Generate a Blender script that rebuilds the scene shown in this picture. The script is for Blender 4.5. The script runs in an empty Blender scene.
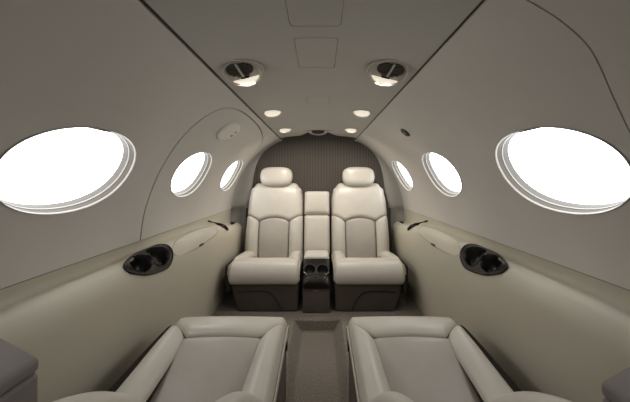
import bpy, bmesh, math
from mathutils import Vector, Matrix
from mathutils.geometry import delaunay_2d_cdt

scene = bpy.context.scene
COL = scene.collection
PI = math.pi

# ------------------------------------------------------------------ basics
def link(o, parent=None):
    COL.objects.link(o)
    if parent is not None:
        o.parent = parent
    return o

def mesh_obj(name, verts, faces, mat, parent=None, smooth=True, flat_from=None):
    me = bpy.data.meshes.new(name)
    me.from_pydata([tuple(v) for v in verts], [], faces)
    if smooth:
        for i, p in enumerate(me.polygons):
            p.use_smooth = flat_from is None or i < flat_from
    me.materials.append(mat)
    me.update()
    return link(bpy.data.objects.new(name, me), parent)

def bm_obj(name, bm, mat, parent=None, angle=40):
    bmesh.ops.recalc_face_normals(bm, faces=bm.faces[:])
    me = bpy.data.meshes.new(name)
    bm.to_mesh(me); bm.free()
    for p in me.polygons:
        p.use_smooth = True
    me.set_sharp_from_angle(angle=math.radians(angle))
    me.materials.append(mat)
    return link(bpy.data.objects.new(name, me), parent)

def tag(o, label=None, cat=None, group=None, kind=None):
    if label: o['label'] = label
    if cat: o['category'] = cat
    if group: o['group'] = group
    if kind: o['kind'] = kind
    return o

def empty(name, loc=(0, 0, 0), rz=0.0):
    o = bpy.data.objects.new(name, None)
    o.location = loc; o.rotation_euler = (0, 0, rz)
    o.empty_display_size = 0.1
    return link(o)

def copy_tree(o, parent=None):
    c = o.copy(); COL.objects.link(c)
    if parent is not None: c.parent = parent
    for ch in list(o.children):
        copy_tree(ch, c)
    return c

def lerp(a, b, t): return a + (b - a) * t
def sstep(a, b, x):
    t = min(1, max(0, (x - a) / (b - a)))
    return t * t * (3 - 2 * t)

# ------------------------------------------------------------------ materials
def mat(name, col, rough=0.5, spec=0.5, metal=0.0, noise=None, bump=None, coat=0.0, sheen=0.0):
    """noise=(scale, amount) varies the colour, bump=(scale, strength, dist) grains the surface"""
    m = bpy.data.materials.new(name); m.use_nodes = True
    nt = m.node_tree; b = nt.nodes['Principled BSDF']
    b.inputs['Base Color'].default_value = (*col, 1)
    b.inputs['Roughness'].default_value = rough
    b.inputs['Specular IOR Level'].default_value = spec
    b.inputs['Metallic'].default_value = metal
    b.inputs['Coat Weight'].default_value = coat
    b.inputs['Coat Roughness'].default_value = 0.08
    b.inputs['Sheen Weight'].default_value = sheen
    tc = nt.nodes.new('ShaderNodeTexCoord')
    if noise:
        n = nt.nodes.new('ShaderNodeTexNoise'); n.inputs['Scale'].default_value = noise[0]
        n.inputs['Detail'].default_value = 4
        nt.links.new(tc.outputs['Object'], n.inputs['Vector'])
        r = nt.nodes.new('ShaderNodeValToRGB')
        k = noise[1]
        r.color_ramp.elements[0].position = .3; r.color_ramp.elements[1].position = .7
        r.color_ramp.elements[0].color = (*[c * (1 - k) for c in col], 1)
        r.color_ramp.elements[1].color = (*[min(1, c * (1 + k)) for c in col], 1)
        nt.links.new(n.outputs['Fac'], r.inputs['Fac'])
        nt.links.new(r.outputs['Color'], b.inputs['Base Color'])
    if bump:
        n = nt.nodes.new('ShaderNodeTexNoise'); n.inputs['Scale'].default_value = bump[0]
        n.inputs['Detail'].default_value = 3
        nt.links.new(tc.outputs['Object'], n.inputs['Vector'])
        bp = nt.nodes.new('ShaderNodeBump'); bp.inputs['Strength'].default_value = bump[1]
        bp.inputs['Distance'].default_value = bump[2]
        nt.links.new(n.outputs['Fac'], bp.inputs['Height'])
        nt.links.new(bp.outputs['Normal'], b.inputs['Normal'])
    return m

def mat_fabric():
    m = mat('ribbed_fabric', (.105, .086, .07), .85, .25, sheen=.15)
    nt = m.node_tree; b = nt.nodes['Principled BSDF']
    tc = nt.nodes.new('ShaderNodeTexCoord')
    w = nt.nodes.new('ShaderNodeTexWave'); w.wave_type = 'BANDS'; w.bands_direction = 'X'
    w.inputs['Scale'].default_value = 12.5; w.inputs['Distortion'].default_value = 0
    nt.links.new(tc.outputs['Object'], w.inputs['Vector'])
    r = nt.nodes.new('ShaderNodeValToRGB')
    r.color_ramp.elements[0].color = (.092, .080, .069, 1)
    r.color_ramp.elements[1].color = (.122, .107, .093, 1)
    nt.links.new(w.outputs['Fac'], r.inputs['Fac'])
    nt.links.new(r.outputs['Color'], b.inputs['Base Color'])
    bp = nt.nodes.new('ShaderNodeBump'); bp.inputs['Strength'].default_value = .4
    bp.inputs['Distance'].default_value = .004
    nt.links.new(w.outputs['Fac'], bp.inputs['Height'])
    nt.links.new(bp.outputs['Normal'], b.inputs['Normal'])
    return m

def mat_glass():
    m = bpy.data.materials.new('window_glass'); m.use_nodes = True
    nt = m.node_tree; nt.nodes.remove(nt.nodes['Principled BSDF'])
    out = nt.nodes['Material Output']
    t = nt.nodes.new('ShaderNodeBsdfTransparent'); t.inputs['Color'].default_value = (.97, .98, .98, 1)
    g = nt.nodes.new('ShaderNodeBsdfGlossy'); g.inputs['Roughness'].default_value = .02
    mx = nt.nodes.new('ShaderNodeMixShader')
    mx.inputs['Fac'].default_value = .05
    nt.links.new(t.outputs['BSDF'], mx.inputs[1]); nt.links.new(g.outputs['BSDF'], mx.inputs[2])
    nt.links.new(mx.outputs['Shader'], out.inputs['Surface'])
    return m

def mat_emit(name, col, s):
    m = bpy.data.materials.new(name); m.use_nodes = True
    b = m.node_tree.nodes['Principled BSDF']
    b.inputs['Base Color'].default_value = (.8, .78, .72, 1)
    b.inputs['Emission Color'].default_value = (*col, 1)
    b.inputs['Emission Strength'].default_value = s
    b.inputs['Roughness'].default_value = .3
    return m

M = {}
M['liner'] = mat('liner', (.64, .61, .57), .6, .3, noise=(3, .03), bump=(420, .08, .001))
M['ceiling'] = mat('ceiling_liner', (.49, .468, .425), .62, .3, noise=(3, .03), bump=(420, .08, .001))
M['side'] = mat('side_panel', (.545, .51, .415), .5, .35, noise=(3, .03), bump=(420, .06, .001))
M['leather'] = mat('cream_leather', (.535, .50, .438), .36, .5, noise=(9, .04), bump=(260, .12, .0012))
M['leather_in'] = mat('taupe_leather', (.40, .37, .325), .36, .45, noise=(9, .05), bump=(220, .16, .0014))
M['piping'] = mat('piping', (.62, .57, .47), .5, .4)
M['plinth'] = mat('plinth_leather', (.092, .073, .062), .55, .35, noise=(12, .08), bump=(240, .15, .001))
M['seam'] = mat('seam_dark', (.03, .026, .022), .9, .1)  # near-black, for the plinth seam line and the seat side shield
M['gasket'] = mat('gasket', (.11, .097, .082), .8, .2)
M['panel_gap'] = mat('panel_gap', (.16, .145, .125), .8, .2)
M['carpet'] = mat('carpet', (.20, .174, .143), .95, .1, noise=(170, .42), bump=(260, .9, .006), sheen=.2)
M['fabric'] = mat_fabric()
M['glass'] = mat_glass()
M['frame'] = mat('window_frame', (.50, .475, .43), .45, .4)
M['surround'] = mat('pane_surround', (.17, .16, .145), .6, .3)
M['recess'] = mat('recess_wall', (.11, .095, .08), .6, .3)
M['arch'] = mat('arch_trim', (.46, .447, .415), .6, .3)
M['shade'] = mat('window_shade', (.33, .33, .30), .6, .3)
M['wood'] = mat('dark_gloss_wood', (.009, .006, .0045), .3, .3, noise=(30, .35), coat=.2)
M['well'] = mat('cup_well', (.012, .011, .01), .3, .5)
M['chrome'] = mat('chrome', (.72, .71, .69), .15, .5, metal=1)
M['dark'] = mat('dark_plastic', (.03, .026, .023), .4, .4)
M['slat'] = mat('louver_slat', (.22, .19, .155), .45, .4)
M['housing'] = mat('vent_housing', (.58, .545, .48), .45, .4)
M['red'] = mat('red_mark', (.55, .24, .19), .6, .3)
M['cover'] = mat('cover_plate', (.74, .71, .64), .5, .35)
M['grey_leather'] = mat('grey_leather', (.18, .158, .147), .45, .4, noise=(9, .05), bump=(240, .12, .0012))
M['lens'] = mat_emit('lamp_lens', (1.0, .88, .72), .7)
M['lens_small'] = mat_emit('lamp_lens_small', (1.0, .88, .72), .6)
M['front'] = mat('divider', (.34, .31, .27), .6, .3, noise=(3, .03))

# ------------------------------------------------------------------ curves
def catmull(pts, n=10):
    out = []
    P = [Vector(p) for p in pts]
    for i in range(len(P) - 1):
        p0 = P[i - 1] if i else P[i] * 2 - P[i + 1]
        p1, p2 = P[i], P[i + 1]
        p3 = P[i + 2] if i + 2 < len(P) else P[i + 1] * 2 - P[i]
        for k in range(n):
            t = k / n
            out.append(.5 * ((2 * p1) + (p2 - p0) * t + (2 * p0 - 5 * p1 + 4 * p2 - p3) * t * t
                             + (3 * p1 - p0 - 3 * p2 + p3) * t ** 3))
    out.append(P[-1].copy())
    return out

class Path:
    """arc-length path in the (y, z) plane with a normal on the chosen side"""
    def __init__(self, pts, sign, n=10):
        self.p = catmull(pts, n); self.sign = sign
        self.c = [0.0]
        for a, b in zip(self.p, self.p[1:]):
            self.c.append(self.c[-1] + (b - a).length)
        self.L = self.c[-1]
    def at(self, t):
        c = self.c
        t = min(max(t, 0), self.L)
        lo, hi = 0, len(c) - 1
        while hi - lo > 1:
            m = (lo + hi) // 2
            if c[m] <= t: lo = m
            else: hi = m
        f = (t - c[lo]) / max(1e-9, c[hi] - c[lo])
        return self.p[lo].lerp(self.p[hi], f)
    def nrm(self, t):
        a, b = self.at(t - .012), self.at(t + .012)
        d = (b - a).normalized()
        return Vector((-d.y, d.x)) * self.sign
    def S(self, x, t):
        q, n = self.at(t), self.nrm(t)
        return Vector((x, q.x, q.y)), Vector((0, n.x, n.y))

# ------------------------------------------------------------------ cut surfaces
def in_poly(x, y, poly):
    r = False; j = len(poly) - 1
    for i in range(len(poly)):
        xi, yi = poly[i]; xj, yj = poly[j]
        if (yi > y) != (yj > y) and x < (xj - xi) * (y - yi) / (yj - yi) + xi:
            r = not r
        j = i
    return r

def seg_dist(px, py, a, b):
    ax, ay = a; bx, by = b
    dx, dy = bx - ax, by - ay
    L = dx * dx + dy * dy
    t = 0 if L == 0 else max(0, min(1, ((px - ax) * dx + (py - ay) * dy) / L))
    return math.hypot(px - ax - t * dx, py - ay - t * dy)

def offset_line(pts, d, closed):
    n = len(pts); out = []
    for i in range(n):
        if closed: a, b = pts[i - 1], pts[(i + 1) % n]
        else: a, b = pts[max(0, i - 1)], pts[min(n - 1, i + 1)]
        tx, ty = b[0] - a[0], b[1] - a[1]
        L = math.hypot(tx, ty) or 1
        out.append((pts[i][0] - ty / L * d, pts[i][1] + tx / L * d))
    return out

def area(poly):
    return .5 * sum(poly[i - 1][0] * poly[i][1] - poly[i][0] * poly[i - 1][1] for i in range(len(poly)))

def ellipse(cx, cy, a, b, n=64, e=2.0, rot=0):
    out = []
    for k in range(n):
        t = 2 * PI * k / n
        c, s = math.cos(t), math.sin(t)
        x = a * math.copysign(abs(c) ** (2 / e), c); y = b * math.copysign(abs(s) ** (2 / e), s)
        out.append((cx + x * math.cos(rot) - y * math.sin(rot), cy + x * math.sin(rot) + y * math.cos(rot)))
    return out

def round_rect(x0, x1, y0, y1, r, n=5):
    out = []
    for cx, cy, a0 in ((x1 - r, y1 - r, 0), (x0 + r, y1 - r, 90), (x0 + r, y0 + r, 180), (x1 - r, y0 + r, 270)):
        for k in range(n + 1):
            a = math.radians(a0 + 90 * k / n)
            out.append((cx + r * math.cos(a), cy + r * math.sin(a)))
    return out

def smooth_poly(pts, n=6):
    """closed catmull loop"""
    P = [Vector(p) for p in pts]; N = len(P); out = []
    for i in range(N):
        p0, p1, p2, p3 = P[i - 1], P[i], P[(i + 1) % N], P[(i + 2) % N]
        for k in range(n):
            t = k / n
            q = .5 * ((2 * p1) + (p2 - p0) * t + (2 * p0 - 5 * p1 + 4 * p2 - p3) * t * t + (3 * p1 - p0 - 3 * p2 + p3) * t ** 3)
            out.append((q.x, q.y))
    return out

def cut_surface(outline, holes=(), seams=(), step=.03, gap=.005):
    """triangulate a 2-D sheet, dropping holes and thin seam strips; returns
    (points, list of triangle groups split by the seams)"""
    V, E = [], []
    segs = []
    def loop(pts, closed=True):
        i0 = len(V)
        V.extend(pts)
        n = len(pts)
        for i in range(n if closed else n - 1):
            E.append((i0 + i, i0 + (i + 1) % n))
            segs.append((pts[i], pts[(i + 1) % n]))
    loop(outline)
    for h in holes: loop(h)
    strips = []
    for pts, closed in seams:
        a, b = offset_line(pts, gap / 2, closed), offset_line(pts, -gap / 2, closed)
        if closed:
            if abs(area(a)) < abs(area(b)): a, b = b, a
            loop(a); loop(b); strips.append((a, b))
        else:
            s = a + b[::-1]; loop(s); strips.append((s, None))
    xs = [p[0] for p in outline]; ys = [p[1] for p in outline]
    nx = max(2, int((max(xs) - min(xs)) / step)); ny = max(2, int((max(ys) - min(ys)) / step))
    boxed = [(min(a[0], b[0]) - step, max(a[0], b[0]) + step, min(a[1], b[1]) - step, max(a[1], b[1]) + step, a, b) for a, b in segs]
    for i in range(1, nx):
        for j in range(1, ny):
            x = lerp(min(xs), max(xs), i / nx); y = lerp(min(ys), max(ys), j / ny)
            if not in_poly(x, y, outline): continue
            ok = True
            for x0, x1, y0, y1, a, b in boxed:
                if x0 < x < x1 and y0 < y < y1 and seg_dist(x, y, a, b) < step * .45:
                    ok = False; break
            if ok: V.append((x, y))
    vo, eo, fo, _, _, _ = delaunay_2d_cdt([Vector(v) for v in V], E, [], 0, 1e-6)
    keep = []
    for f in fo:
        cx = sum(vo[i].x for i in f) / len(f); cy = sum(vo[i].y for i in f) / len(f)
        if not in_poly(cx, cy, outline): continue
        if any(in_poly(cx, cy, h) for h in holes): continue
        if any(in_poly(cx, cy, a) and not (b and in_poly(cx, cy, b)) for a, b in strips): continue
        keep.append(tuple(f))
    par = list(range(len(keep)))
    def find(i):
        while par[i] != i:
            par[i] = par[par[i]]; i = par[i]
        return i
    em = {}
    for i, f in enumerate(keep):
        for k in range(len(f)):
            e = tuple(sorted((f[k], f[(k + 1) % len(f)])))
            if e in em: par[find(i)] = find(em[e])
            else: em[e] = i
    groups = {}
    for i, f in enumerate(keep): groups.setdefault(find(i), []).append(f)
    return [(v.x, v.y) for v in vo], sorted(groups.values(), key=len, reverse=True)

def fnormal(fmap, p, e=.004):
    a, b = fmap(p[0] + e, p[1]), fmap(p[0] - e, p[1])
    c, d = fmap(p[0], p[1] + e), fmap(p[0], p[1] - e)
    return (a - b).cross(c - d).normalized()

def sheet_obj(name, pts, tris, fmap, m, parent=None, lift=0.0, rim=.008, nsign=1, origin=None):
    """front skin plus a folded-back rim all around it (a panel with real edges)"""
    use = {}; verts = []; faces = []
    nn = {}
    O = Vector(origin) if origin is not None else Vector((0, 0, 0))
    def vid(i):
        if i not in use:
            n = fnormal(fmap, pts[i]) * nsign
            nn[i] = n; use[i] = len(verts); verts.append(fmap(*pts[i]) + n * lift - O)
        return use[i]
    cnt = {}
    for f in tris:
        for k in range(len(f)):
            e = (f[k], f[(k + 1) % len(f)])
            cnt[tuple(sorted(e))] = cnt.get(tuple(sorted(e)), 0) + 1
    for f in tris:
        ids = [vid(i) for i in f]
        n = (verts[ids[1]] - verts[ids[0]]).cross(verts[ids[2]] - verts[ids[0]])
        if n.dot(nn[f[0]]) < 0: ids = ids[::-1]
        faces.append(ids)
    nf = len(faces)
    if rim:
        rv = {}
        def rid(i):
            if i not in rv:
                rv[i] = len(verts)
                verts.append(verts[use[i]].copy()); verts.append(verts[use[i]] - nn[i] * rim)
            return rv[i]
        for f in tris:
            for k in range(len(f)):
                a, b = f[k], f[(k + 1) % len(f)]
                if cnt[tuple(sorted((a, b)))] == 1:
                    ia, ib = rid(a), rid(b)
                    faces.append([ia, ib, ib + 1, ia + 1])
    o = mesh_obj(name, verts, faces, m, parent, flat_from=nf)
    if origin is not None and parent is None: o.location = origin
    return o

def strip_obj(name, line, fmap, width, depth, m, parent=None, closed=False, nsign=1):
    """a gasket lying behind a seam, following the surface"""
    a, b = offset_line(line, width / 2, closed), offset_line(line, -width / 2, closed)
    verts = []; faces = []
    for p, q in zip(a, b):
        for r in (p, q):
            n = fnormal(fmap, r) * nsign
            verts.append(fmap(*r) - n * depth)
        for r in (p, q):
            n = fnormal(fmap, r) * nsign
            verts.append(fmap(*r) - n * (depth + .004))
    N = len(a)
    for i in range(N if closed else N - 1):
        j = (i + 1) % N
        A, B = i * 4, j * 4
        faces += [[A, A + 1, B + 1, B], [A + 2, B + 2, B + 3, A + 3], [A, B, B + 2, A + 2], [A + 1, A + 3, B + 3, B + 1]]
    return mesh_obj(name, verts, faces, m, parent, smooth=False)

# ------------------------------------------------------------------ cabin dimensions
Y0 = -0.75                       # forward divider
ZC = .653                        # centre of the liner's arc
PLAT = .075                      # raised floor beside the aisle
TH0, TH1 = math.radians(3), math.radians(62.6)
RS = .73
def rad(th): return .738 - .024 * (th - TH0) / (TH1 - TH0)
def liner(side):
    def f(s, y):
        th = s / RS
        r = rad(th)
        return Vector((side * r * math.cos(th), y, ZC + r * math.sin(th)))
    return f
S0, S1 = TH0 * RS, TH1 * RS
SW = .337
WINS = {-1: (.78, 1.465, 2.105), 1: (.78, 1.475, 2.155)}
YEND = {-1: 2.36, 1: 2.42}
WA = .131
WBS = (.205, .182, .166)

# ------------------------------------------------------------------ upper walls, doors, windows
def make_window(side, idx, order):
    yc, b = WINS[side][order], WBS[order]
    f = liner(side)
    ns = -1 if side > 0 else 1
    root = empty('window_%d' % idx, f(SW, yc))
    O = f(SW, yc)
    sd = 'left' if side < 0 else 'right'
    where = ('nearest the camera', 'in the middle of its row', 'farthest back, beside the rear seat')[order]
    tag(root, 'oval %s wall window with bright daylight, %s' % (sd, where), 'window', kind='structure')
    N = 96
    # profile of the frame: (scale of the ellipse, depth outwards, proud<0)
    n2 = Vector((side * math.cos(SW / RS), 0, math.sin(SW / RS)))
    def loft(nm, prof, m):
        verts = []; faces = []
        for sc, d in prof:
            for p in ellipse(SW, yc, WA * sc, b - WA * (1 - sc), N, 2.12):
                verts.append(f(*p) + n2 * d - O)
        for i in range(len(prof) - 1):
            for k in range(N):
                a = i * N + k; a2 = i * N + (k + 1) % N
                faces.append([a, a2, a2 + N, a + N])
        return mesh_obj(nm, verts, faces, m, root)
    loft('window_frame', [(1.030, .004), (1.027, -.001), (1.018, -.0035), (1.008, -.0035), (1.0, .001), (.997, .006)], M['frame'])
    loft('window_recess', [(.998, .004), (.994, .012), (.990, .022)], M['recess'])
    loft('inner_ring', [(.991, .021), (.986, .0195), (.981, .0205), (.979, .024)], M['frame'])
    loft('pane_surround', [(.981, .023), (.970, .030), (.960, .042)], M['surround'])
    # pane: two skins with a rim, standing just outside the inner ring
    el = ellipse(SW, yc, WA * .965, b - WA * .035, N, 2.12)
    pts, groups = cut_surface(el, step=.05)
    sh = lambda s, y: f(s, y) + n2 * .040
    o = sheet_obj('pane', pts, groups[0], sh, M['glass'], root, rim=0, nsign=ns)
    for v in o.data.vertices: v.co -= O
    # roller shade pulled a little way down
    top = []
    cutoff = SW + WA * .90
    for p in ellipse(SW, yc, WA * .962, b - WA * .038, 128, 2.12):
        if p[0] > cutoff: top.append(p)
    top.sort(key=lambda p: p[1])
    pts, groups = cut_surface(top, step=.03)
    sh = lambda s, y: f(s, y) + n2 * .0335
    o = sheet_obj('window_shade', pts, groups[0], sh, M['shade'], root, rim=.005, nsign=ns)
    for v in o.data.vertices: v.co -= O

# exit outline on the left wall, entry door seam on the right wall  (s measured up the wall, y aft)
EXIT = [(S0 - .02, 1.173), (.08, 1.171), (.145, 1.169), (.259, 1.167), (.406, 1.160), (.559, 1.150), (.663, 1.162), (.728, 1.206), (.760, 1.33),
        (.766, 1.52), (.756, 1.75), (.735, 1.92), (.70, 2.08), (.65, 2.20), (.57, 2.29), (.46, 2.328), (.28, 2.336), (.10, 2.338), (S0 - .02, 2.34)]
EXIT = [(p.x, p.y) for p in catmull([(a, b, 0) for a, b in EXIT], 6)]
ENTRY = [(S1 + .02, .489), (.744, .487), (.674, .486), (.609, .491), (.555, .506), (.489, .526), (.41, .541), (.3, .548), (.15, .55), (S0 - .02, .55)]
ENTRY = [(p.x, p.y) for p in catmull([(a, b, 0) for a, b in ENTRY], 6)]

def rect(s0, s1, y0, y1, n=44):
    c = [(s0, y0), (s1, y0), (s1, y1), (s0, y1)]; out = []
    for i in range(4):
        a, b = c[i], c[(i + 1) % 4]
        out += [(lerp(a[0], b[0], k / n), lerp(a[1], b[1], k / n)) for k in range(n)]
    return out

def comp_at(pts, groups, s, y):
    best, bd = None, 9
    for g in groups:
        for f in g:
            cx = sum(pts[i][0] for i in f) / len(f); cy = sum(pts[i][1] for i in f) / len(f)
            d = math.hypot(cx - s, cy - y)
            if d < bd: best, bd = g, d
    return best

widx = 1
for side in (-1, 1):
    f = liner(side); ns = -1 if side > 0 else 1
    holes = [ellipse(SW, yc, WA * 1.015, b * 1.008, 72, 2.12) for yc, b in zip(WINS[side], WBS)]
    seam = EXIT if side < 0 else ENTRY
    pts, groups = cut_surface(rect(S0, S1, Y0, YEND[side]), holes, [(seam, False)], .03, .0075 if side < 0 else .003)
    door = comp_at(pts, groups, *((.12, 1.8) if side < 0 else (.3, .2)))
    rest = [t for g in groups if g is not door for t in g]
    # a normal pointing into the cabin
    t0 = fnormal(f, (.3, .5)); nsg = 1 if t0.x * side < 0 else -1
    sd = 'left' if side < 0 else 'right'
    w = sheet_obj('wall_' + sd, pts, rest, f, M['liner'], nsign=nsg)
    tag(w, 'curved pale beige %s cabin wall above the armrest' % sd, 'wall', kind='structure')
    d = sheet_obj('door_1' if side < 0 else 'door_2', pts, door, f, M['liner'], nsign=nsg)
    tag(d, 'arched emergency exit panel around two left windows' if side < 0 else 'curved entry door panel at the front of the right wall', 'door', kind='structure')
    strip_obj('door_seal', seam, f, .024, .009, M['gasket'], d, nsign=nsg)
    if side < 0: EXIT_DOOR = d
    for order in range(3):
        make_window(side, widx, order); widx += 1

# round release-handle cover on the exit panel (a dished disc with two red marks)
def lathe(bm, prof, seg=40, mtx=None):
    rings = []
    for r, z in prof:
        if r < 1e-6:
            rings.append([bm.verts.new((0, 0, z))])
        else:
            rings.append([bm.verts.new((r * math.cos(2 * PI * k / seg), r * math.sin(2 * PI * k / seg), z)) for k in range(seg)])
    for a, b in zip(rings, rings[1:]):
        for k in range(seg):
            k2 = (k + 1) % seg
            if len(a) == 1 and len(b) == 1: continue
            if len(a) == 1: bm.faces.new((a[0], b[k], b[k2]))
            elif len(b) == 1: bm.faces.new((a[k], b[0], a[k2]))
            else: bm.faces.new((a[k], b[k], b[k2], a[k2]))
    if mtx is not None:
        vs = [v for r in rings for v in r]
        bmesh.ops.transform(bm, matrix=mtx, verts=vs)
    return rings

def frame_mtx(o, z, xhint):
    z = z.normalized(); x = (xhint - z * xhint.dot(z)).normalized(); y = z.cross(x)
    m = Matrix((x, y, z)).transposed().to_4x4(); m.translation = o
    return m

f = liner(-1)
sc_, yc_ = .632, 1.475
n_in = -Vector((-math.cos(sc_ / RS), 0, math.sin(sc_ / RS)))
mt = frame_mtx(f(sc_, yc_), n_in, Vector((0, 1, 0)))
bm = bmesh.new()
sx = Matrix.Diagonal((1.6, 1.02, 1, 1))
lathe(bm, [(.066, -.006), (.066, .006), (.064, .010), (.060, .012), (.045, .0125), (.03, .012), (0, .012)], 48, mt @ sx)
cov = bm_obj('handle_cover', bm, M['cover'], EXIT_DOOR)
for (dx, dy, w_, h_) in ((.044, -.012, .026, .008), (.046, .016, .020, .007)):
    bm = bmesh.new()
    bmesh.ops.create_cube(bm, size=1, matrix=mt @ Matrix.Translation((dx * 1.2, dy, .0128)) @ Matrix.Diagonal((w_, h_ * 1.6, .003, 1)))
    bmesh.ops.bevel(bm, geom=bm.edges[:], offset=.0012, segments=2, affect='EDGES')
    o = bm_obj('warning_mark', bm, M['red'], cov); tag(o, 'small red mark')

# dark round socket on the right wall
f = liner(1)
sc_, yc_ = .626, 1.494
n_in = -Vector((math.cos(sc_ / RS), 0, math.sin(sc_ / RS)))
mt = frame_mtx(f(sc_, yc_), n_in, Vector((0, 1, 0)))
root = empty('audio_socket', f(sc_, yc_)); tag(root, 'small dark round socket on the bare upper right wall', 'socket')
bm = bmesh.new(); lathe(bm, [(.030, -.004), (.030, .003), (.026, .007), (.02, .006), (.016, .001), (0, .001)], 32, Matrix.Translation(-f(sc_, yc_)) @ mt)
bm_obj('ring', bm, M['dark'], root)
bm = bmesh.new(); lathe(bm, [(.012, .0), (.012, .006), (.009, .009), (0, .009)], 24, Matrix.Translation(-f(sc_, yc_)) @ mt)
bm_obj('plug', bm, M['slat'], root)

# ------------------------------------------------------------------ ceiling
CX = .3275
def ceil_map(x, y):
    return Vector((x, y, 1.292 + .024 * (1 - (x / CX) ** 2)))
def scallop(x): return 2.37 - .20 * (1 - sstep(.04, .17, abs(x)))
outl = [(-CX + .006, Y0), (CX - .003, Y0)] + [(lerp(CX - .003, -CX + .006, k / 40), scallop(lerp(CX - .003, -CX + .006, k / 40))) for k in range(41)]
hatch = [round_rect(-.056, .064, .30, .668, .012), round_rect(-.053, .062, .725, .92, .010), round_rect(-.044, .058, 1.255, 1.375, .008)]
pts, groups = cut_surface(outl, [], [(h, True) for h in hatch], .04, .0022)
nsc = 1 if fnormal(ceil_map, (0, 1)).z < 0 else -1
hc = [comp_at(pts, groups, 0, y) for y in (.5, .82, 1.31)]
rest = [t for g in groups if not any(g is h for h in hc) for t in g]
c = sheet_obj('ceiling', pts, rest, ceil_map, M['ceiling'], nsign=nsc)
tag(c, 'flat beige centre ceiling panel running down the cabin', 'ceiling', kind='structure')
lab = ['large blank access panel in the ceiling, cut by the top of the photo', 'square blank access panel in the ceiling between the two round air vents',
       'small faint access panel in the ceiling between the oval downlights']
for h, g, l in zip(hatch, hc, lab):
    yy = sum(p[1] for p in h) / len(h)
    o = sheet_obj('access_panel', pts, g, ceil_map, M['ceiling'], nsign=nsc, origin=ceil_map(0, yy))
    tag(o, l, 'panel')
    s = strip_obj('panel_seal', h, ceil_map, .02, .009, M['panel_gap'], o, closed=True, nsign=nsc)
    for v in s.data.vertices: v.co -= ceil_map(0, yy)
# dark recessed reveal between ceiling and wall
for side, nm in ((-1, 'trim_1'), (1, 'trim_2')):
    verts = []; faces = []
    a = liner(side)(S1, 0); b = ceil_map(side * (CX - .003), 0)
    for y in (Y0, 2.515):
        for (dx, dz) in ((-.02 * side, .012), (.018 * side, -.008), (.018 * side, .004), (-.02 * side, .02)):
            verts.append(Vector((side * CX + dx, y, 1.294 + dz)))
    faces = [[0, 1, 5, 4], [1, 2, 6, 5], [2, 3, 7, 6], [3, 0, 4, 7]]
    o = mesh_obj(nm, verts, faces, M['gasket'], smooth=False)
    tag(o, 'dark narrow joint between ceiling and %s wall' % ('left' if side < 0 else 'right'), 'trim', kind='structure')

for side, nm in ((-1, 'trim_3'), (1, 'trim_4')):
    verts = []
    for y in (Y0, YEND[side] + .01):
        for (x, z) in ((.7395, .684), (.7405, .71), (.755, .71), (.755, .684)):
            verts.append(Vector((side * x, y, z)))
    o = mesh_obj(nm, verts, [[0, 1, 5, 4], [1, 2, 6, 5], [2, 3, 7, 6], [3, 0, 4, 7], [0, 1, 2, 3], [4, 5, 6, 7]], M['gasket'], smooth=False)
    tag(o, 'dark joint between the upper and lower %s wall' % ('left' if side < 0 else 'right'), 'trim', kind='structure')

# ------------------------------------------------------------------ lower side panels with armrest ledge
FULL = [(.737, .692), (.743, .672), (.743, .656), (.731, .645), (.712, .650), (.692, .657), (.663, .649), (.642, .621), (.632, .576), (.632, .50), (.645, .36), (.664, .22), (.684, .05)]
FLAT = [(.737, .692), (.743, .671), (.743, .655), (.732, .645), (.716, .645), (.702, .638), (.688, .615), (.680, .585), (.676, .55), (.674, .48), (.676, .36), (.680, .22), (.684, .05)]
FC = catmull([(x, z, 0) for x, z in FULL], 8); LC = catmull([(x, z, 0) for x, z in FLAT], 8)
cum = [0.0]
for a, b in zip(FC, FC[1:]): cum.append(cum[-1] + (b - a).length)
TL = cum[-1]
def side_map(side):
    def f(t, y):
        t2 = min(max(t, 0), TL)
        lo, hi = 0, len(cum) - 1
        while hi - lo > 1:
            m = (lo + hi) // 2
            if cum[m] <= t2: lo = m
            else: hi = m
        k = (t2 - cum[lo]) / (cum[hi] - cum[lo])
        B = .45 + .55 * sstep(.36, .85, y)
        p = FC[lo].lerp(FC[hi], k); q = LC[lo].lerp(LC[hi], k)
        r = q.lerp(p, B)
        # the armrest top drops towards its aft end
        r.y -= .085 * sstep(1.62, 2.36, y) * sstep(.690, .650, p.y) * sstep(.05, .45, p.y)
        return Vector((side * r.x, y, r.y))
    return f
def t_of(z):   # param for a height on the full profile
    return min(range(len(FC)), key=lambda i: abs(FC[i].y - z))
T = lambda z: cum[t_of(z)]
LID = smooth_poly([(.143, 1.268), (.114, 1.35), (.104, 1.508), (.108, 1.673), (.120, 1.80), (.171, 1.775), (.198, 1.54), (.196, 1.375), (.186, 1.285), (.169, 1.256)], 6)
CUP = smooth_poly([(.124, .972), (.089, 1.085), (.080, 1.172), (.095, 1.22), (.124, 1.243), (.163, 1.238), (.195, 1.212), (.209, 1.165), (.193, 1.056), (.167, .988), (.147, .962)], 6)
def shrink(poly, d):
    a, b = offset_line(poly, d, True), offset_line(poly, -d, True)
    return a if abs(area(a)) < abs(area(b)) else b
tm = .143
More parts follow.
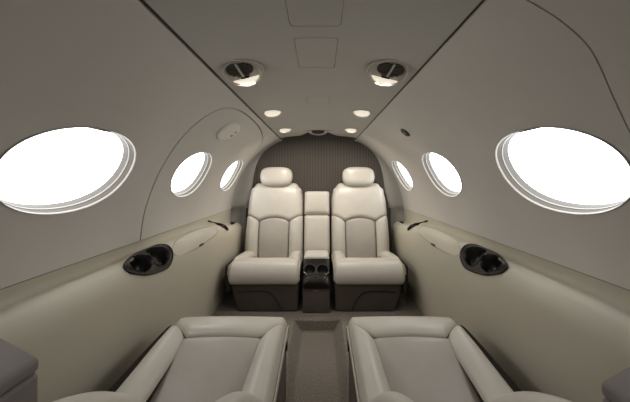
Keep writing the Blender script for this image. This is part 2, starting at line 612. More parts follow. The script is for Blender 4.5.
for side in (-1, 1):
    f = side_map(side)
    sd = 'left' if side < 0 else 'right'
    nsg = 1 if fnormal(f, (TL * .6, 1.2)).x * side < 0 else -1
    pts, groups = cut_surface(rect(.003, TL, Y0, YEND[side]), [shrink(CUP, .006)], [(LID, True)], .026, .0028)
    lid = comp_at(pts, groups, tm, 1.45)
    rest = [t for g in groups if g is not lid for t in g]
    o = sheet_obj('wall_lower_' + sd, pts, rest, f, M['side'], nsign=nsg)
    tag(o, 'cream lower %s side panel with a moulded armrest' % sd, 'wall', kind='structure')
    # web closing the aft end of the panel
    prof_ = [f(TL * k / 60, YEND[side]) for k in range(61)]
    vv = []; ff = []
    for p in prof_:
        vv += [p, Vector((side * .768, p.y, p.z)), p + Vector((0, .006, 0)), Vector((side * .768, p.y + .006, p.z))]
    for k in range(60):
        a, b = k * 4, k * 4 + 4
        ff += [[a, a + 1, b + 1, b], [a + 2, b + 2, b + 3, a + 3], [a, b, b + 2, a + 2], [a + 1, a + 3, b + 3, b + 1]]
    web = mesh_obj('trim_7' if side < 0 else 'trim_8', vv, ff, M['side'], smooth=False)
    tag(web, 'cream end of the %s armrest panel beside the rear seat' % sd, 'trim', kind='structure')
    O = f(tm, 1.45)
    o = sheet_obj('armrest_lid', pts, lid, f, M['side'], nsign=nsg, origin=O)
    tag(o, 'long cream storage lid on the %s armrest behind the cup holder' % sd, 'lid')
    s = strip_obj('lid_seal', LID, f, .016, .0085, M['side'], o, closed=True, nsign=nsg)
    for v in s.data.vertices: v.co -= O
    # little latch at the lid's lower edge
    p = (.195, 1.53); n = fnormal(f, p) * nsg
    mt = frame_mtx(f(*p) - O, n, Vector((0, 1, 0)))
    bm = bmesh.new(); bmesh.ops.create_cube(bm, size=1, matrix=mt @ Matrix.Translation((0, 0, .001)) @ Matrix.Diagonal((.05, .012, .008, 1)))
    bmesh.ops.bevel(bm, geom=bm.edges[:], offset=.003, segments=3, affect='EDGES')
    tag(bm_obj('latch', bm, M['dark'], o), 'small dark latch')
    # double cup holder
    O = f(tm, 1.09)
    root = empty('cup_holder', O)
    tag(root, 'glossy dark twin cup holder set in the %s armrest' % sd, 'cup holder', 'armrest cup holders')
    h1 = ellipse(.142, 1.043, .038, .050, 40, 2.3); h2 = ellipse(.144, 1.156, .048, .055, 40, 2.3)
    cp, cg = cut_surface(CUP, [h1, h2], [], .014)
    b = sheet_obj('bezel', cp, cg[0], f, M['wood'], root, lift=.005, rim=.014, nsign=nsg)
    for v in b.data.vertices: v.co -= O
    # rounded lip along the bezel edge
    bm = bmesh.new(); N = len(CUP); ring = []
    for i, p in enumerate(CUP):
        n = fnormal(f, p) * nsg; c0 = f(*p) + n * .003 - O
        q = CUP[(i + 1) % N]; tdir = (f(*q) - f(*p)).normalized(); w = n.cross(tdir)
        ring.append([bm.verts.new(c0 + n * .005 * math.sin(a) + w * .005 * math.cos(a)) for a in [2 * PI * k / 8 for k in range(8)]])
    for i in range(N):
        for k in range(8):
            bm.faces.new((ring[i][k], ring[i][(k + 1) % 8], ring[(i + 1) % N][(k + 1) % 8], ring[(i + 1) % N][k]))
    bm_obj('bezel_lip', bm, M['wood'], root, 80)
    for h in (h1, h2):
        cx = sum(p[0] for p in h) / len(h); cy = sum(p[1] for p in h) / len(h)
        n = fnormal(f, (cx, cy)) * nsg
        ax = (n + Vector((0, 0, .8))).normalized()
        verts = []; faces = []; N = len(h)
        for (sc, d) in ((1.06, -.007), (1.0, -.003), (.97, .004), (.92, .03), (.86, .052)):
            for p in h:
                q = (cx + (p[0] - cx) * sc, cy + (p[1] - cy) * sc)
                base = f(*q) if d < .02 else f(cx, cy) + (f(*q) - f(cx, cy)) * .95
                verts.append(base - (n if d < .02 else ax) * d - O)
        for i in range(4):
            for k in range(N):
                faces.append([i * N + k, i * N + (k + 1) % N, (i + 1) * N + (k + 1) % N, (i + 1) * N + k])
        faces.append(list(range(4 * N, 5 * N)))
        w = mesh_obj('cup_well', verts, faces, M['well'], root)
    # chrome glint bar between the wells
    p = (.144, 1.097); n = fnormal(f, p) * nsg
    mt = frame_mtx(f(*p) - O, n, Vector((0, 0, 1)))
    bm = bmesh.new(); bmesh.ops.create_cube(bm, size=1, matrix=mt @ Matrix.Translation((0, 0, .007)) @ Matrix.Diagonal((.05, .008, .006, 1)))
    bmesh.ops.bevel(bm, geom=bm.edges[:], offset=.002, segments=2, affect='EDGES')
    tag(bm_obj('divider_bar', bm, M['chrome'], root), 'chrome bar between the two wells')
    # dark lever at the aft end of the armrest
    c0 = (.022, 1.875); c1 = (.150, 1.985)
    O = f((c0[0] + c1[0]) / 2, 1.92)
    root = empty('pull_lever', O)
    tag(root, 'dark glossy pull lever at the back end of the %s armrest' % sd, 'lever', 'armrest levers')
    bm = bmesh.new(); rings = []
    NL = 22
    for i in range(NL + 1):
        u = i / NL
        p = (lerp(c0[0], c1[0], u), lerp(c0[1], c1[1], u))
        n = fnormal(f, p) * nsg
        c_ = f(*c0).lerp(f(*c1), u) + Vector((-side * .7, 0, .7)) * (.008 + .008 * math.sin(PI * u)) - O
        wd = (.007 + .023 * sstep(.35, .8, u)) * math.sqrt(max(.02, 1 - max(0, (u - .82) / .18) ** 2)) * math.sqrt(min(1, u / .06 + .1))
        td = Vector((0, 1, 0)); w = n.cross(td)
        rings.append([bm.verts.new(c_ + n * .45 * wd * math.sin(a) + w * wd * math.cos(a)) for a in [2 * PI * k / 12 for k in range(12)]])
    for i in range(NL):
        for k in range(12):
            bm.faces.new((rings[i][k], rings[i][(k + 1) % 12], rings[i + 1][(k + 1) % 12], rings[i + 1][k]))
    bm.faces.new(rings[0]); bm.faces.new(rings[-1][::-1])
    bm_obj('lever_arm', bm, M['wood'], root, 60)
    p = (.125, 1.95); n = fnormal(f, p) * nsg
    mt = frame_mtx(f(*p) - O, n, Vector((0, 1, 0)))
    bm = bmesh.new(); lathe(bm, [(.016, -.004), (.016, .003), (.011, .012), (0, .013)], 24, mt @ Matrix.Diagonal((1.6, .8, 1, 1)))
    bm_obj('pivot', bm, M['dark'], root)

# ------------------------------------------------------------------ floor, aft bulkhead, forward divider
def rows_obj(name, rows, m, smooth=True, closed=False, parent=None):
    n = len(rows[0]); verts = [p for r in rows for p in r]; faces = []
    for i in range(len(rows) - 1):
        for k in range(n if closed else n - 1):
            k2 = (k + 1) % n
            faces.append([i * n + k, i * n + k2, (i + 1) * n + k2, (i + 1) * n + k])
    return mesh_obj(name, verts, faces, m, parent, smooth=smooth)

# floor section across the cabin: raised sides, sloping sides of the sunken aisle
TE = 1.755
sec = [(-.80, PLAT), (-.158, PLAT), (-.146, PLAT - .002), (-.138, PLAT - .012), (-.104, .008), (-.094, 0),
       (.094, 0), (.104, .008), (.138, PLAT - .012), (.146, PLAT - .002), (.158, PLAT), (.80, PLAT)]
rows = []
ys = [Y0, TE - .035, TE - .02, TE - .012, TE, TE + .02, 2.60]
lv = [0, 0, .1, .84, .98, 1, 1]
for y, k in zip(ys, lv):
    rows.append([Vector((x, y, lerp(z, PLAT, k))) for x, z in sec])
fl = rows_obj('floor', rows, M['carpet'], smooth=False)
tag(fl, 'taupe carpeted floor with a sunken centre aisle', 'floor', kind='structure')

# aft bulkhead: one ribbed fabric shell, dished forward where it meets the liner
outl = []
for z in (.05, .2, .35, .5, .6, .685): outl.append((-.76, z))
for k in range(0, 25):
    th = lerp(TH0, TH1, k / 24); r = rad(th) + .004
    outl.append((-r * math.cos(th), ZC + r * math.sin(th)))
topi = (len(outl) - 1)
for x in (-.30, -.27, -.24, -.20, -.15, -.1, -.05): outl.append((x, 1.296 + .024 * (1 - (x / CX) ** 2)))
left_half = outl[:]
outl = left_half + [(0, 1.32)] + [(-x, z) for x, z in left_half[::-1]]
ctr = Vector((0, .72))
nb = len(outl)
def arch_in(x, z):
    th = math.atan2(z - ZC, abs(x))
    return .11 * (1 - sstep(math.radians(14), math.radians(50), th))
half = left_half[:topi + 1]
for side in (-1, 1):
    rows = []
    for q in [k / 8 for k in range(9)]:
        row = []
        for x, z in half:
            ins = arch_in(x, z)
            d = Vector((-x, ZC - z)) if z > ZC else Vector((-x, 0)); d.normalize()
            a = q * PI / 2
            p = Vector((x, z)) + d * ins * (1 - math.cos(a))
            row.append(Vector((-side * p.x, lerp(YEND[side] - .008, 2.51, math.sin(a)), p.y)))
        rows.append(row)
    # fold the inner edge back to the bulkhead
    rows.append([Vector((p.x, 2.53, p.z)) for p in rows[-1]])
    o = rows_obj('trim_5' if side < 0 else 'trim_6', rows, M['arch'])
    tag(o, 'curved grey arch trim beside the %s rear seat' % ('left' if side < 0 else 'right'), 'trim', kind='structure')
top = [(-.335, 1.36), (.335, 1.36)]
poly = [Vector((x, 2.515, z)) for x, z in [(-.74, .05)] + left_half[6:topi + 1] + top + [(-x, z) for x, z in left_half[6:topi + 1][::-1]] + [(.74, .05)]]
verts = poly[:]; faces = [list(range(len(poly)))]
i0 = len(verts)
for y, z in ((2.12, 1.312), (2.12, 1.36), (2.515, 1.36)):
    verts += [Vector((-.335, y, z)), Vector((.335, y, z))]
faces += [[i0, i0 + 1, i0 + 3, i0 + 2], [i0 + 2, i0 + 3, i0 + 5, i0 + 4]]
for sx_ in (-.335, .335):
    k0 = len(verts)
    verts += [Vector((sx_, 2.12, 1.29)), Vector((sx_, 2.515, 1.29)), Vector((sx_, 2.515, 1.36)), Vector((sx_, 2.12, 1.36))]
    faces.append([k0, k0 + 1, k0 + 2, k0 + 3])
bk = mesh_obj('wall_back', verts, faces, M['fabric'], smooth=False)
tag(bk, 'dark brown ribbed fabric bulkhead behind the rear seats', 'wall', kind='structure')
# forward divider behind the camera
prof = [(.70, .0), (.70, .5), (.745, .66)] + [(rad(t) * 1.01 * math.cos(t), ZC + rad(t) * 1.01 * math.sin(t)) for t in [lerp(TH0, TH1, k / 12) for k in range(13)]] + [(0, 1.33)]
poly = [Vector((x, Y0 + .01, z)) for x, z in prof] + [Vector((-x, Y0 + .01, z)) for x, z in prof[::-1][1:]]
back = [p + Vector((0, -.03, 0)) for p in poly]
N = len(poly)
fr = mesh_obj('wall_front', poly + back, [list(range(N)), list(range(2 * N - 1, N - 1, -1))] + [[k, (k + 1) % N, N + (k + 1) % N, N + k] for k in range(N)], M['front'], smooth=False)
tag(fr, 'plain divider at the front of the cabin', 'wall', kind='structure')

# little dark speaker in the scallop over the bulkhead
O = Vector((0, 2.15, 1.308))
root = empty('overhead_speaker', O)
tag(root, 'small dark oval speaker at the centre top of the rear bulkhead', 'speaker')
mt = frame_mtx(Vector((0, 0, 0)), Vector((0, -.8, -1)), Vector((1, 0, 0)))
bm = bmesh.new(); lathe(bm, [(.040, -.02), (.040, .0), (.036, .006), (.030, .006), (.028, .001), (.028, -.01)], 36, mt @ Matrix.Diagonal((1.8, .85, 1, 1)))
bm_obj('bezel', bm, M['housing'], root)
bm = bmesh.new(); lathe(bm, [(.030, -.004), (.022, .001), (0, .002)], 36, mt @ Matrix.Diagonal((1.8, .85, 1, 1)))
bm_obj('grille', bm, M['well'], root)

# ------------------------------------------------------------------ ceiling lamps
def cone_light(name, loc, energy, size, direction=(0, 0, -1), spread=150):
    L = bpy.data.lights.new(name, 'AREA'); L.shape = 'DISK'; L.size = size; L.energy = energy
    L.color = (1.0, .92, .82); L.spread = math.radians(spread)
    o = bpy.data.objects.new(name, L); COL.objects.link(o); o.location = loc
    o.rotation_euler = Vector(direction).to_track_quat('-Z', 'Y').to_euler()
    return o

def cut_bm(bm, co, no, clear_outer):
    g = bm.verts[:] + bm.edges[:] + bm.faces[:]
    r = bmesh.ops.bisect_plane(bm, geom=g, plane_co=co, plane_no=no, clear_outer=clear_outer, clear_inner=not clear_outer)
    return r

E_VENT = .35
def dome(bm, R, H, seg=48, rings=14):
    prof = [(R * math.cos(a), -H * math.sin(a)) for a in [PI / 2 * k / rings for k in range(rings + 1)]]
    prof[-1] = (0, -H)
    lathe(bm, prof, seg)

def chord_poly(R, c, n=40):
    """the part of a disc below the chord y = c"""
    a = math.asin(max(-1, min(1, c / R)))
    return [(R * math.cos(t), R * math.sin(t)) for t in [lerp(PI - a, 2 * PI + a, k / n) for k in range(n + 1)]]

def extrude_poly(name, poly, z0, z1, mt, m, parent, bulge=0.0):
    bm = bmesh.new()
    rows = []
    cx = sum(p[0] for p in poly) / len(poly); cy = sum(p[1] for p in poly) / len(poly)
    for sc, z in ((1, z0), (1, lerp(z0, z1, .6)), (.97, z1)):
        rows.append([bm.verts.new(mt @ Vector((cx + (p[0] - cx) * sc, cy + (p[1] - cy) * sc, z))) for p in poly])
    for q in (.75, .45, .2):
        rows.append([bm.verts.new(mt @ Vector((cx + (p[0] - cx) * .97 * q, cy + (p[1] - cy) * .97 * q, z1 + bulge * (1 - q * q)))) for p in poly])
    n = len(poly)
    for a, b in zip(rows, rows[1:]):
        for k in range(n): bm.faces.new((a[k], a[(k + 1) % n], b[(k + 1) % n], b[k]))
    bm.faces.new(rows[-1])
    return bm_obj(name, bm, m, parent, 50)

for side in (-1, 1):
    sd = 'left' if side < 0 else 'right'
    O = ceil_map(side * .234, .895)
    root = empty('air_vent', O)
    tag(root, 'round ceiling air vent with a glowing lamp, on the %s side' % sd, 'air vent', 'ceiling air vents')
    R = .060
    zn = Vector((side * -.10, -.30, -.93)).normalized()
    # local frame: +y points up the slope towards the front, the lamp sits at -y
    mt = frame_mtx(Vector((0, 0, -.0205)), zn, Vector((1, 0, 0)))
    if (mt.to_3x3() @ Vector((0, 1, 0))).y > 0: mt = mt @ Matrix.Rotation(PI, 4, 'Z')
    mt = mt @ Matrix.Rotation((-1 if (mt.to_3x3() @ Vector((1, 0, 0))).x > 0 else 1) * side * .22, 4, 'Z')
    bm = bmesh.new(); lathe(bm, [(R * 1.14, .003), (R * 1.14, -.001), (R * 1.10, -.0025), (R * 1.04, -.0025), (R * 1.0, .0)], 56)
    bm_obj('flange', bm, M['housing'], root, 60)
    bm = bmesh.new(); lathe(bm, [(R * 1.02, -.06), (R * 1.03, -.02), (R * 1.01, -.004), (R * .985, .0), (R * .95, -.001), (R * .92, -.005), (R * .90, -.008), (0, -.008)], 56, mt)
    bm_obj('housing', bm, M['housing'], root, 50)
    lou = ellipse(0, .27 * R, .74 * R, .53 * R, 48)
    extrude_poly('louver_back', lou, -.009, -.0068, mt, M['well'], root)
    for k in range(8):
        q = lerp(-1, 1, (k + .5) / 8); half = .73 * R * math.sqrt(1 - q * q)
        bm = bmesh.new()
        bmesh.ops.create_cube(bm, size=1, matrix=mt @ Matrix.Translation((0, (.27 + .53 * q) * R, -.0045)) @ Matrix.Rotation(-.6, 4, 'X') @ Matrix.Diagonal((half * 2, .0018, .0055, 1)))
        bm_obj('louver', bm, M['slat'], root)
    bm = bmesh.new(); bmesh.ops.create_cube(bm, size=1, matrix=mt @ Matrix.Translation((0, .27 * R, -.003)) @ Matrix.Rotation(side * .05, 4, 'Z') @ Matrix.Diagonal((.0075, 1.04 * R, .006, 1)))
    bmesh.ops.bevel(bm, geom=bm.edges[:], offset=.0015, segments=2, affect='EDGES')
    bm_obj('centre_bar', bm, M['housing'], root)
    bm = bmesh.new(); bmesh.ops.create_cube(bm, size=1, matrix=mt @ Matrix.Translation((0, -.37 * R, -.006)) @ Matrix.Diagonal((.030, .008, .006, 1)))
    bmesh.ops.bevel(bm, geom=bm.edges[:], offset=.002, segments=2, affect='EDGES')
    bm_obj('thumb_slot', bm, M['dark'], root)
    lens = extrude_poly('lamp_lens', chord_poly(.90 * R, -.48 * R), -.009, -.004, mt, M['lens'], root, .004)
    tag(lens, 'glowing lamp lens')
    L0 = O + mt @ Vector((0, -.6 * R, .006))
    cone_light('vent_lamp_light', L0, E_VENT, .05, (-side * .05, .48, -1))

for yy, R in ((1.485, .048), (2.02, .045)):
    for side in (-1, 1):
        sd = 'left' if side < 0 else 'right'
        O = ceil_map(side * .236, yy)
        root = empty('downlight', O)
        tag(root, 'glowing oval ceiling downlight on the %s, %s' % (sd, 'the one nearer the air vent' if yy < 1.7 else 'the one close to the rear bulkhead'), 'downlight', 'oval ceiling downlights')
        zn = Vector((-side * .16, -.22, -.95)).normalized()
        mt = frame_mtx(Vector((0, 0, -.007)), zn, Vector((1, 0, 0)))
        bm = bmesh.new(); lathe(bm, [(R * 1.10, .003), (R * 1.10, -.001), (R * 1.04, -.003), (R * 1.0, .0)], 44)
        bm_obj('trim_ring', bm, M['housing'], root, 60)
        bm = bmesh.new(); lathe(bm, [(R * 1.0, -.04), (R * 1.0, -.004), (R * .98, .0), (R * .93, .0), (R * .89, -.004), (0, -.004)], 44, mt)
        bm_obj('housing', bm, M['housing'], root, 50)
        bm = bmesh.new(); lathe(bm, [(R * .88, -.006), (R * .87, -.0025), (R * .6, .001), (0, .003)], 40, mt)
        tag(bm_obj('lamp_lens', bm, M['lens_small'], root, 60), 'glowing lamp lens')
        cone_light('downlight_light', O + mt @ Vector((0, 0, .009)), 0.8 if yy < 1.7 else 2.2, .07, (-side * .05, .32, -1))

# ------------------------------------------------------------------ seats
def edge_e(d, R):
    q = min(max(d / R, 0), 1)
    return math.sqrt(max(0, 1 - (1 - q) ** 2))

def pad(name, path, xl, xr, t0, t1, H, edges, m, parent, nu=28, nv=28, crown=0.0, narrow=None, hfun=None):
    """an upholstered pad on a curved base; edges = ((drop, radius) left, right, start, end)"""
    verts = []; faces = []
    for j in range(nv + 1):
        v = .5 - .5 * math.cos(PI * j / nv)
        for i in range(nu + 1):
            u = .5 - .5 * math.cos(PI * i / nu)
            A = xl(v) if callable(xl) else xl; B = xr(v) if callable(xr) else xr
            x = lerp(A, B, u)
            a = t0(x) if callable(t0) else t0; b = t1(x) if callable(t1) else t1
            t = lerp(a, b, v)
            W, L = abs(B - A), abs(b - a)
            h = H + crown * math.sin(PI * u) * math.sin(PI * v)
            for (drop, R), d in zip(edges, (u * W, (1 - u) * W, v * L, (1 - v) * L)):
                h -= drop * (1 - edge_e(d, R))
            if hfun: h += hfun(x, t)
            xx = x * narrow(t) if narrow else x
            S, n = path.S(xx, t)
            verts.append(S + n * h)
    for j in range(nv):
        for i in range(nu):
            a = j * (nu + 1) + i
            faces.append([a, a + 1, a + nu + 2, a + nu + 1])
    return mesh_obj(name, verts, faces, m, parent)

def rbox(name, x0, x1, y0, y1, z0, z1, r, m, parent=None, seg=4, mtx=None, taper=None):
    bm = bmesh.new()
    bmesh.ops.create_cube(bm, size=1, matrix=Matrix.Translation(((x0 + x1) / 2, (y0 + y1) / 2, (z0 + z1) / 2)) @ Matrix.Diagonal((x1 - x0, y1 - y0, z1 - z0, 1)))
    if taper: 
        for v in bm.verts: taper(v)
    bmesh.ops.bevel(bm, geom=bm.edges[:], offset=r, segments=seg, affect='EDGES', profile=.5)
    if mtx is not None: bmesh.ops.transform(bm, matrix=mtx, verts=bm.verts[:])
    return bm_obj(name, bm, m, parent, 50)

def rot2(p, piv, a):
    y, z = p[0] - piv[0], p[1] - piv[1]
    return (piv[0] + y * math.cos(a) - z * math.sin(a), piv[1] + y * math.sin(a) + z * math.cos(a))

def tube(bm, pts, r, seg=8):
    rings = []
    for i, p in enumerate(pts):
        a, b = pts[max(0, i - 1)], pts[min(len(pts) - 1, i + 1)]
        d = (b - a).normalized()
        s = d.cross(Vector((0, 0, 1)))
        if s.length < 1e-3: s = d.cross(Vector((0, 1, 0)))
        s.normalize(); w = s.cross(d)
        rings.append([bm.verts.new(p + s * r * math.cos(2 * PI * k / seg) + w * r * math.sin(2 * PI * k / seg)) for k in range(seg)])
    for a, b in zip(rings, rings[1:]):
        for k in range(seg):
            bm.faces.new((a[k], a[(k + 1) % seg], b[(k + 1) % seg], b[k]))
    bm.faces.new(rings[0]); bm.faces.new(rings[-1][::-1])

def make_seat(loc, rz, recline, hw, outer, label, group, depth=.42, set_back=0.0):
    """seat facing local +Y; recline in degrees from upright; outer = +1/-1: local side next to the wall"""
    root = empty('passenger_seat', loc, rz)
    tag(root, label, 'seat', group)
    k = hw / .23
    # plinth: dark leather box tapering in at the wall side, arched seam on its front
    def tp(v):
        if v.co.z < .1 and v.co.x * outer > 0: v.co.x -= outer * .055
        if v.co.z < .1: v.co.y -= .015 if v.co.y > .2 else 0
    pl = rbox('plinth', -.222 * k, .222 * k, -.06, depth - .030, .0, .196, .014, M['plinth'], root, taper=tp)
    bm = bmesh.new()
    yf = depth - .028
    cur = catmull([(outer * .17 * k, yf - .001, .135), (outer * .05 * k, yf, .142), (-outer * .03 * k, yf, .135), (-outer * .075 * k, yf - .003, .095), (-outer * .10 * k, yf - .007, .05), (-outer * .115 * k, yf - .011, .012)], 8)
    tube(bm, cur, .003, 6)
    tag(bm_obj('plinth_seam', bm, M['seam'], pl), 'dark arched seam')
    # cushion
    top = Path([(-.03, .288), (.10, .300), (.22, .314), (.32, .321), (.385, .308), (depth - .006, .265), (depth - .003, .230), (depth - .016, .186)], 1)
    low = Path([(-.03, .232), (.05, .243), (.15, .274), (.25, .309), (.33, .320), (.385, .305), (depth, .26)], 1)
    core = rbox('seat_cushion', -.208 * k, .208 * k, -.05, depth - .035, .188, .232, .015, M['leather'], root)
    TF = top.L
    xi = .138 * k
    def g(x):
        a = abs(x)
        if a <= xi: return .292 + .008 * (1 - (a / xi) ** 2)
        q = (a - xi) / (hw - xi)
        return .292 + .075 * (q ** .8)
    O1 = (.07, .028); SM = (.020, .038)
    pad('front_bolster', top, -hw, hw, g, TF, .012, (O1, O1, SM, (.03, .03)), M['leather'], core, 48, 30, .004)
    for s in (-1, 1):
        xl = (lambda v, s=s: -hw) if s < 0 else (lambda v: lerp(.128 * k, xi, v))
        xr = (lambda v: -lerp(.128 * k, xi, v)) if s < 0 else (lambda v: hw)
        e = (O1, (.035, .055), (.03, .03), SM) if s < 0 else ((.035, .055), O1, (.03, .03), SM)
        pad('side_bolster', top, xl, xr, 0.0, g, .016, e, M['leather'], core, 26, 36, .006)
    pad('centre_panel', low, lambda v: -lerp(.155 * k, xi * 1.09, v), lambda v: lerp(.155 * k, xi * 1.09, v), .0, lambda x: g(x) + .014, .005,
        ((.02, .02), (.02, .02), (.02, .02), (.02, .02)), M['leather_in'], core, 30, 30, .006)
    for s in (-1, 1):
        bm = bmesh.new(); pts = []
        for j in range(30):
            t = lerp(.0, TF - .02, j / 29); S, n = top.S(s * (hw + .0005), t); pts.append(S + n * -.020)
        tube(bm, pts, .0022, 6)
        bm_obj('piping', bm, M['piping'], core, 80)
    # dark shield along the wall side of the cushion
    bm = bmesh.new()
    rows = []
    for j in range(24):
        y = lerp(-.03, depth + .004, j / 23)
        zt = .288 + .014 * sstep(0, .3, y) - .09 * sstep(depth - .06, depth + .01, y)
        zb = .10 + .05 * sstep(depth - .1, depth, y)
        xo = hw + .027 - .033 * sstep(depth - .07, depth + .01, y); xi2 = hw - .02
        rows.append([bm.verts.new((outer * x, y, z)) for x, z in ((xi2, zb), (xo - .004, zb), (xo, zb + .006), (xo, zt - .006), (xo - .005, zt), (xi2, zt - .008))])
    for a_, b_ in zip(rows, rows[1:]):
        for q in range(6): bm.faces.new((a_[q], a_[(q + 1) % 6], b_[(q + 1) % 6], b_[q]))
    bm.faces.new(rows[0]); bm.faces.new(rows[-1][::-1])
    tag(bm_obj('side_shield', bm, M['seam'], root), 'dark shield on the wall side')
    # backrest
    a = math.radians(recline); piv = (.0, .285)
    R_ = lambda y, z: (rot2((y, z), piv, a)[0] - set_back, rot2((y, z), piv, a)[1])
    back = Path([R_(*p) for p in ((.026, .235), (.032, .285), (.040, .38), (.036, .48), (.018, .60), (.004, .72), (-.010, .80), (-.035, .843), (-.075, .850), (-.105, .83))], -1)
    lb = Path([R_(*p) for p in ((.008, .235), (.014, .285), (.024, .38), (.020, .48), (.010, .60), (0, .72))], -1)
    mtb = Matrix.Translation((0, piv[0] - set_back, piv[1])) @ Matrix.Rotation(a, 4, 'X') @ Matrix.Translation((0, -piv[0], -piv[1]))
    shell = rbox('backrest', -.212 * k, .212 * k, -.105, .005, .275, .825, .04, M['leather'], root, mtx=mtb)
    TB = back.L
    xb = .122 * k
    def arch(x):
        q = abs(x)
        if q <= xb: return .304 + .030 * (1 - (q / xb) ** 2)
        return .304 + .056 * ((q - xb) / (hw - xb)) ** .8
    nar = lambda t: 1 - .17 * sstep(.45, .67, t) ** 1.4
    OB = (.09, .055); SB = (.034, .036)
    pad('shoulder_panel', back, -hw, hw, arch, TB, .012, (OB, OB, (.02, .026), (.03, .03)), M['leather'], shell, 48, 36, .008, narrow=nar)
    for s in (-1, 1):
        xl = -hw if s < 0 else xb; xr = -xb if s < 0 else hw
        e = (OB, SB, (.02, .03), SB) if s < 0 else (SB, OB, (.02, .03), SB)
        pad('side_bolster', back, xl, xr, 0.0, arch, .018, e, M['leather'], shell, 24, 36, .006)
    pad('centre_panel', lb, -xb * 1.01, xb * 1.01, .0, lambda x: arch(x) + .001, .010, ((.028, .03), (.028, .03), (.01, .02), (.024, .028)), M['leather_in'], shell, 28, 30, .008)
    # headrest pillow (superellipsoid) on two posts
    bm = bmesh.new()
    bmesh.ops.create_uvsphere(bm, u_segments=48, v_segments=28, radius=1)
    ee = .52
    for v in bm.verts:
        c = v.co; p = lambda q, e: math.copysign(abs(q) ** e, q)
        x, y, z = p(c.x, .58), p(c.y, .7), p(c.z, .60)
        x *= 1 - .07 * max(0, -z) - .02 * max(0, z)
        v.co = (x * .136, y * .052, z * .083)
    mh = mtb @ Matrix.Translation((0, .0, .905))
    bmesh.ops.transform(bm, matrix=mh, verts=bm.verts[:])
    hr = bm_obj('headrest', bm, M['leather'], root, 80)
    for s in (-1, 1):
        bm = bmesh.new(); lathe(bm, [(.006, -.07), (.006, .07)], 12, mtb @ Matrix.Translation((s * .06, -.01, .86)))
        tag(bm_obj('headrest_post', bm, M['chrome'], hr), 'metal headrest post')
    return root

SX = .345
make_seat((-.352, 2.21, PLAT), PI, 14, .232, 1, 'upright cream leather rear seat on the left, under the ribbed bulkhead', 'passenger seats')
make_seat((.338, 2.21, PLAT), PI, 14, .232, -1, 'upright cream leather rear seat on the right, under the ribbed bulkhead', 'passenger seats')
make_seat((-.327, .722, PLAT + .006), 0, 57, .218, -1, 'cream leather front left seat, cushion cut by the bottom of the photo', 'passenger seats', set_back=.045)
make_seat((.333, .722, PLAT + .006), 0, 57, .213, 1, 'cream leather front right seat, cushion cut by the bottom of the photo', 'passenger seats', set_back=.045)

# ------------------------------------------------------------------ centre console between the rear seats
cx0 = -.010
root = empty('centre_console', (cx0, 1.95, PLAT))
tag(root, 'dark narrow console with two cup holders between the rear seats', 'console')
O = Vector((cx0, 1.95, PLAT))
body = rbox('console_body', -.088, .088, 1.815 - 1.95, 2.14 - 1.95, .0, .20, .008, M['plinth'], root)
capP = Path([(2.03 - 1.95, .318), (1.99 - 1.95, .312), (1.94 - 1.95, .294), (1.88 - 1.95, .264), (1.835 - 1.95, .235), (1.806 - 1.95, .20), (1.803 - 1.95, .165)], -1)
cm = lambda x, t: capP.S(x, t)[0]
co = round_rect(-.091, .091, 0, capP.L, .012)
hs = [ellipse(s * .043, .160, .039, .044, 36) for s in (-1, 1)]
pts, groups = cut_surface(co, hs, [], .02)
nz = 1 if fnormal(cm, (0, .1)).z > 0 else -1
cap = sheet_obj('console_cap', pts, groups[0], cm, M['wood'], root, nsign=nz, rim=.03)
for h in hs:
    cx = sum(p[0] for p in h) / len(h); cy = .160
    verts = []; faces = []; N = len(h)
    n = fnormal(cm, (cx, cy)) * nz
    for (sc, d) in ((1.0, .0), (.95, .02), (.9, .06)):
        for p in h:
            q = (cx + (p[0] - cx) * sc, cy + (p[1] - cy) * sc)
            verts.append(cm(*q) - (n * .3 + Vector((0, 0, .7))) * d)
    for i in range(2):
        for k2 in range(N): faces.append([i * N + k2, i * N + (k2 + 1) % N, (i + 1) * N + (k2 + 1) % N, (i + 1) * N + k2])
    faces.append(list(range(2 * N, 3 * N)))
    w = mesh_obj('cup_well', verts, faces, M['well'], cap)
    bm = bmesh.new(); ring = []
    pr = [cm(*p) + n * .001 for p in h]
    tube(bm, pr + [pr[0], pr[1]], .0022, 6)
    bm_obj('well_ring', bm, M['dark'], cap, 80)
    sgn = 1 if cx > 0 else -1
    bm = bmesh.new()
    tube(bm, [cm(sgn * lerp(.084, .060, q), lerp(.186, .208, q) - .0 * q) + n * .004 for q in [i / 8 for i in range(9)]], .0032, 8)
    tag(bm_obj('chrome_clip', bm, M['chrome'], cap), 'curved chrome clip')
bm = bmesh.new(); n = fnormal(cm, (0, .21)) * nz
lathe(bm, [(.014, -.004), (.014, .002), (.011, .004), (.009, .001), (0, .001)], 24, frame_mtx(cm(0, .212), n, Vector((1, 0, 0))))
bm_obj('socket', bm, M['well'], cap)
o = rbox('name_plate', -.018, .018, 1.811 - 1.95, 1.816 - 1.95, .148, .153, .001, M['chrome'], body, seg=2)
tag(o, 'thin pale metal strip')
armP = Path([(2.16 - 1.95, .312), (2.08 - 1.95, .324), (2.03 - 1.95, .326), (1.99 - 1.95, .318), (1.975 - 1.95, .302)], -1)
pad('arm_pad', armP, -.091, .091, 0, armP.L, .010, ((.03, .022), (.03, .022), (.01, .02), (.02, .02)), M['leather'], root, 20, 20, .003)

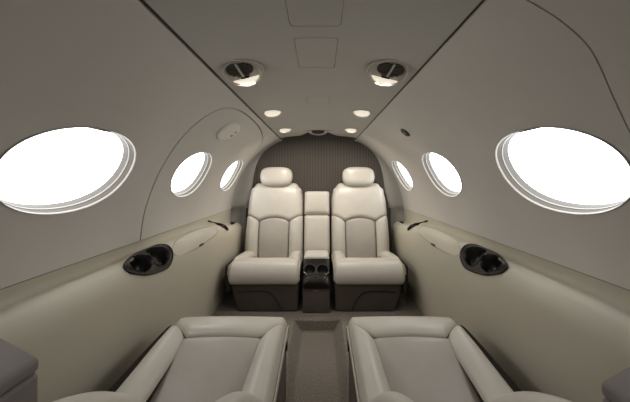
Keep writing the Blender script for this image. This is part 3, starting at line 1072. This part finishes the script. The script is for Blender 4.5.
root = empty('centre_cushion', (cx0, 2.30, PLAT - .014))
tag(root, 'narrow cream two-pad back cushion between the rear seats', 'cushion')
a = math.radians(14)
def cb(y, z): return rot2((y, z), (0, .285), a)
pth = Path([cb(*p) for p in ((-.010, .285), (-.012, .45), (-.012, .60), (-.012, .80))], 1)
pth2 = Path([(-(p[0]) - .09 + .0, p[1]) for p in [cb(*q) for q in ((.014, .28), (.018, .40), (.012, .55), (.002, .70), (-.008, .80), (-.03, .815))]], 1)
mtb = Matrix.Translation((0, -.09, .285)) @ Matrix.Rotation(-a, 4, 'X') @ Matrix.Translation((0, 0, -.285))
sh = rbox('backrest_shell', -.092, .092, -.0, .085, .18, .775, .02, M['leather'], root, mtx=mtb)
e4 = ((.035, .03), (.035, .03), (.03, .03), (.03, .03))
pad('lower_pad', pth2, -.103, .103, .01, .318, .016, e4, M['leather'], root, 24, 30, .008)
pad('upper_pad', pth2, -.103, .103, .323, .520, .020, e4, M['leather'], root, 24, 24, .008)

# ------------------------------------------------------------------ low side cabinets next to the camera
for side in (-1, 1):
    sd = 'left' if side < 0 else 'right'
    Yc = .59 if side < 0 else .56
    xi_ = .575
    zo = 0 if side < 0 else -.028
    root = empty('side_cabinet', (side * .63, .40, PLAT))
    tag(root, 'grey leather side cabinet against the %s wall, at the photo corner' % sd, 'cabinet', 'forward side cabinets')
    ox, oy, oz = side * .63, .40, PLAT
    def shear(v):
        q = (abs(v.co.x + ox) - xi_) / .1
        if v.co.z > .3: v.co.z += .055 * q
        if v.co.x * side < 0 and v.co.y > 0: v.co.y += .0
    xa, xb_ = sorted((side * xi_ - ox, side * .66 - ox))
    b = rbox('cabinet_body', xa, xb_, .02 - oy, Yc - oy, 0, .468 + zo, .008, M['grey_leather'], root, taper=shear)
    l = rbox('cabinet_lid', xa - .001, xb_ + .001, .02 - oy, Yc - oy + .002, .472 + zo, .500 + zo, .010, M['grey_leather'], root, taper=shear)

# ------------------------------------------------------------------ daylight, camera
W = bpy.data.worlds.new('sky'); scene.world = W; W.use_nodes = True
bg = W.node_tree.nodes['Background']
bg.inputs['Color'].default_value = (.985, .99, 1.0, 1); bg.inputs['Strength'].default_value = 5.5
for side in (-1, 1):
    for yc in WINS[side]:
        L = bpy.data.lights.new('window_portal', 'AREA'); L.shape = 'ELLIPSE'; L.size = .46; L.size_y = .34
        L.cycles.is_portal = True
        o = bpy.data.objects.new('window_portal', L); COL.objects.link(o)
        n2 = Vector((side * math.cos(SW / RS), 0, math.sin(SW / RS)))
        o.location = liner(side)(SW, yc) + n2 * .09
        o.rotation_euler = frame_mtx(Vector((0, 0, 0)), n2, Vector((0, 1, 0))).to_euler()

cam = bpy.data.cameras.new('camera'); co_ = bpy.data.objects.new('camera', cam); COL.objects.link(co_)
co_.location = (.015, 0, .953); co_.rotation_euler = (PI / 2, 0, 0)
cam.sensor_fit = 'HORIZONTAL'; cam.sensor_width = 36
cam.lens = 36 * 280 / 630
cam.shift_x = -5 / 630; cam.shift_y = -23 / 630
cam.clip_start = .02
scene.camera = co_
scene.view_settings.view_transform = 'Standard'
scene.view_settings.look = 'None'
scene.view_settings.gamma = 1
scene.view_settings.use_curve_mapping = False
scene.view_settings.exposure = 0.0
scene.cycles.use_denoising = True
scene.cycles.max_bounces = 12
scene.cycles.diffuse_bounces = 8
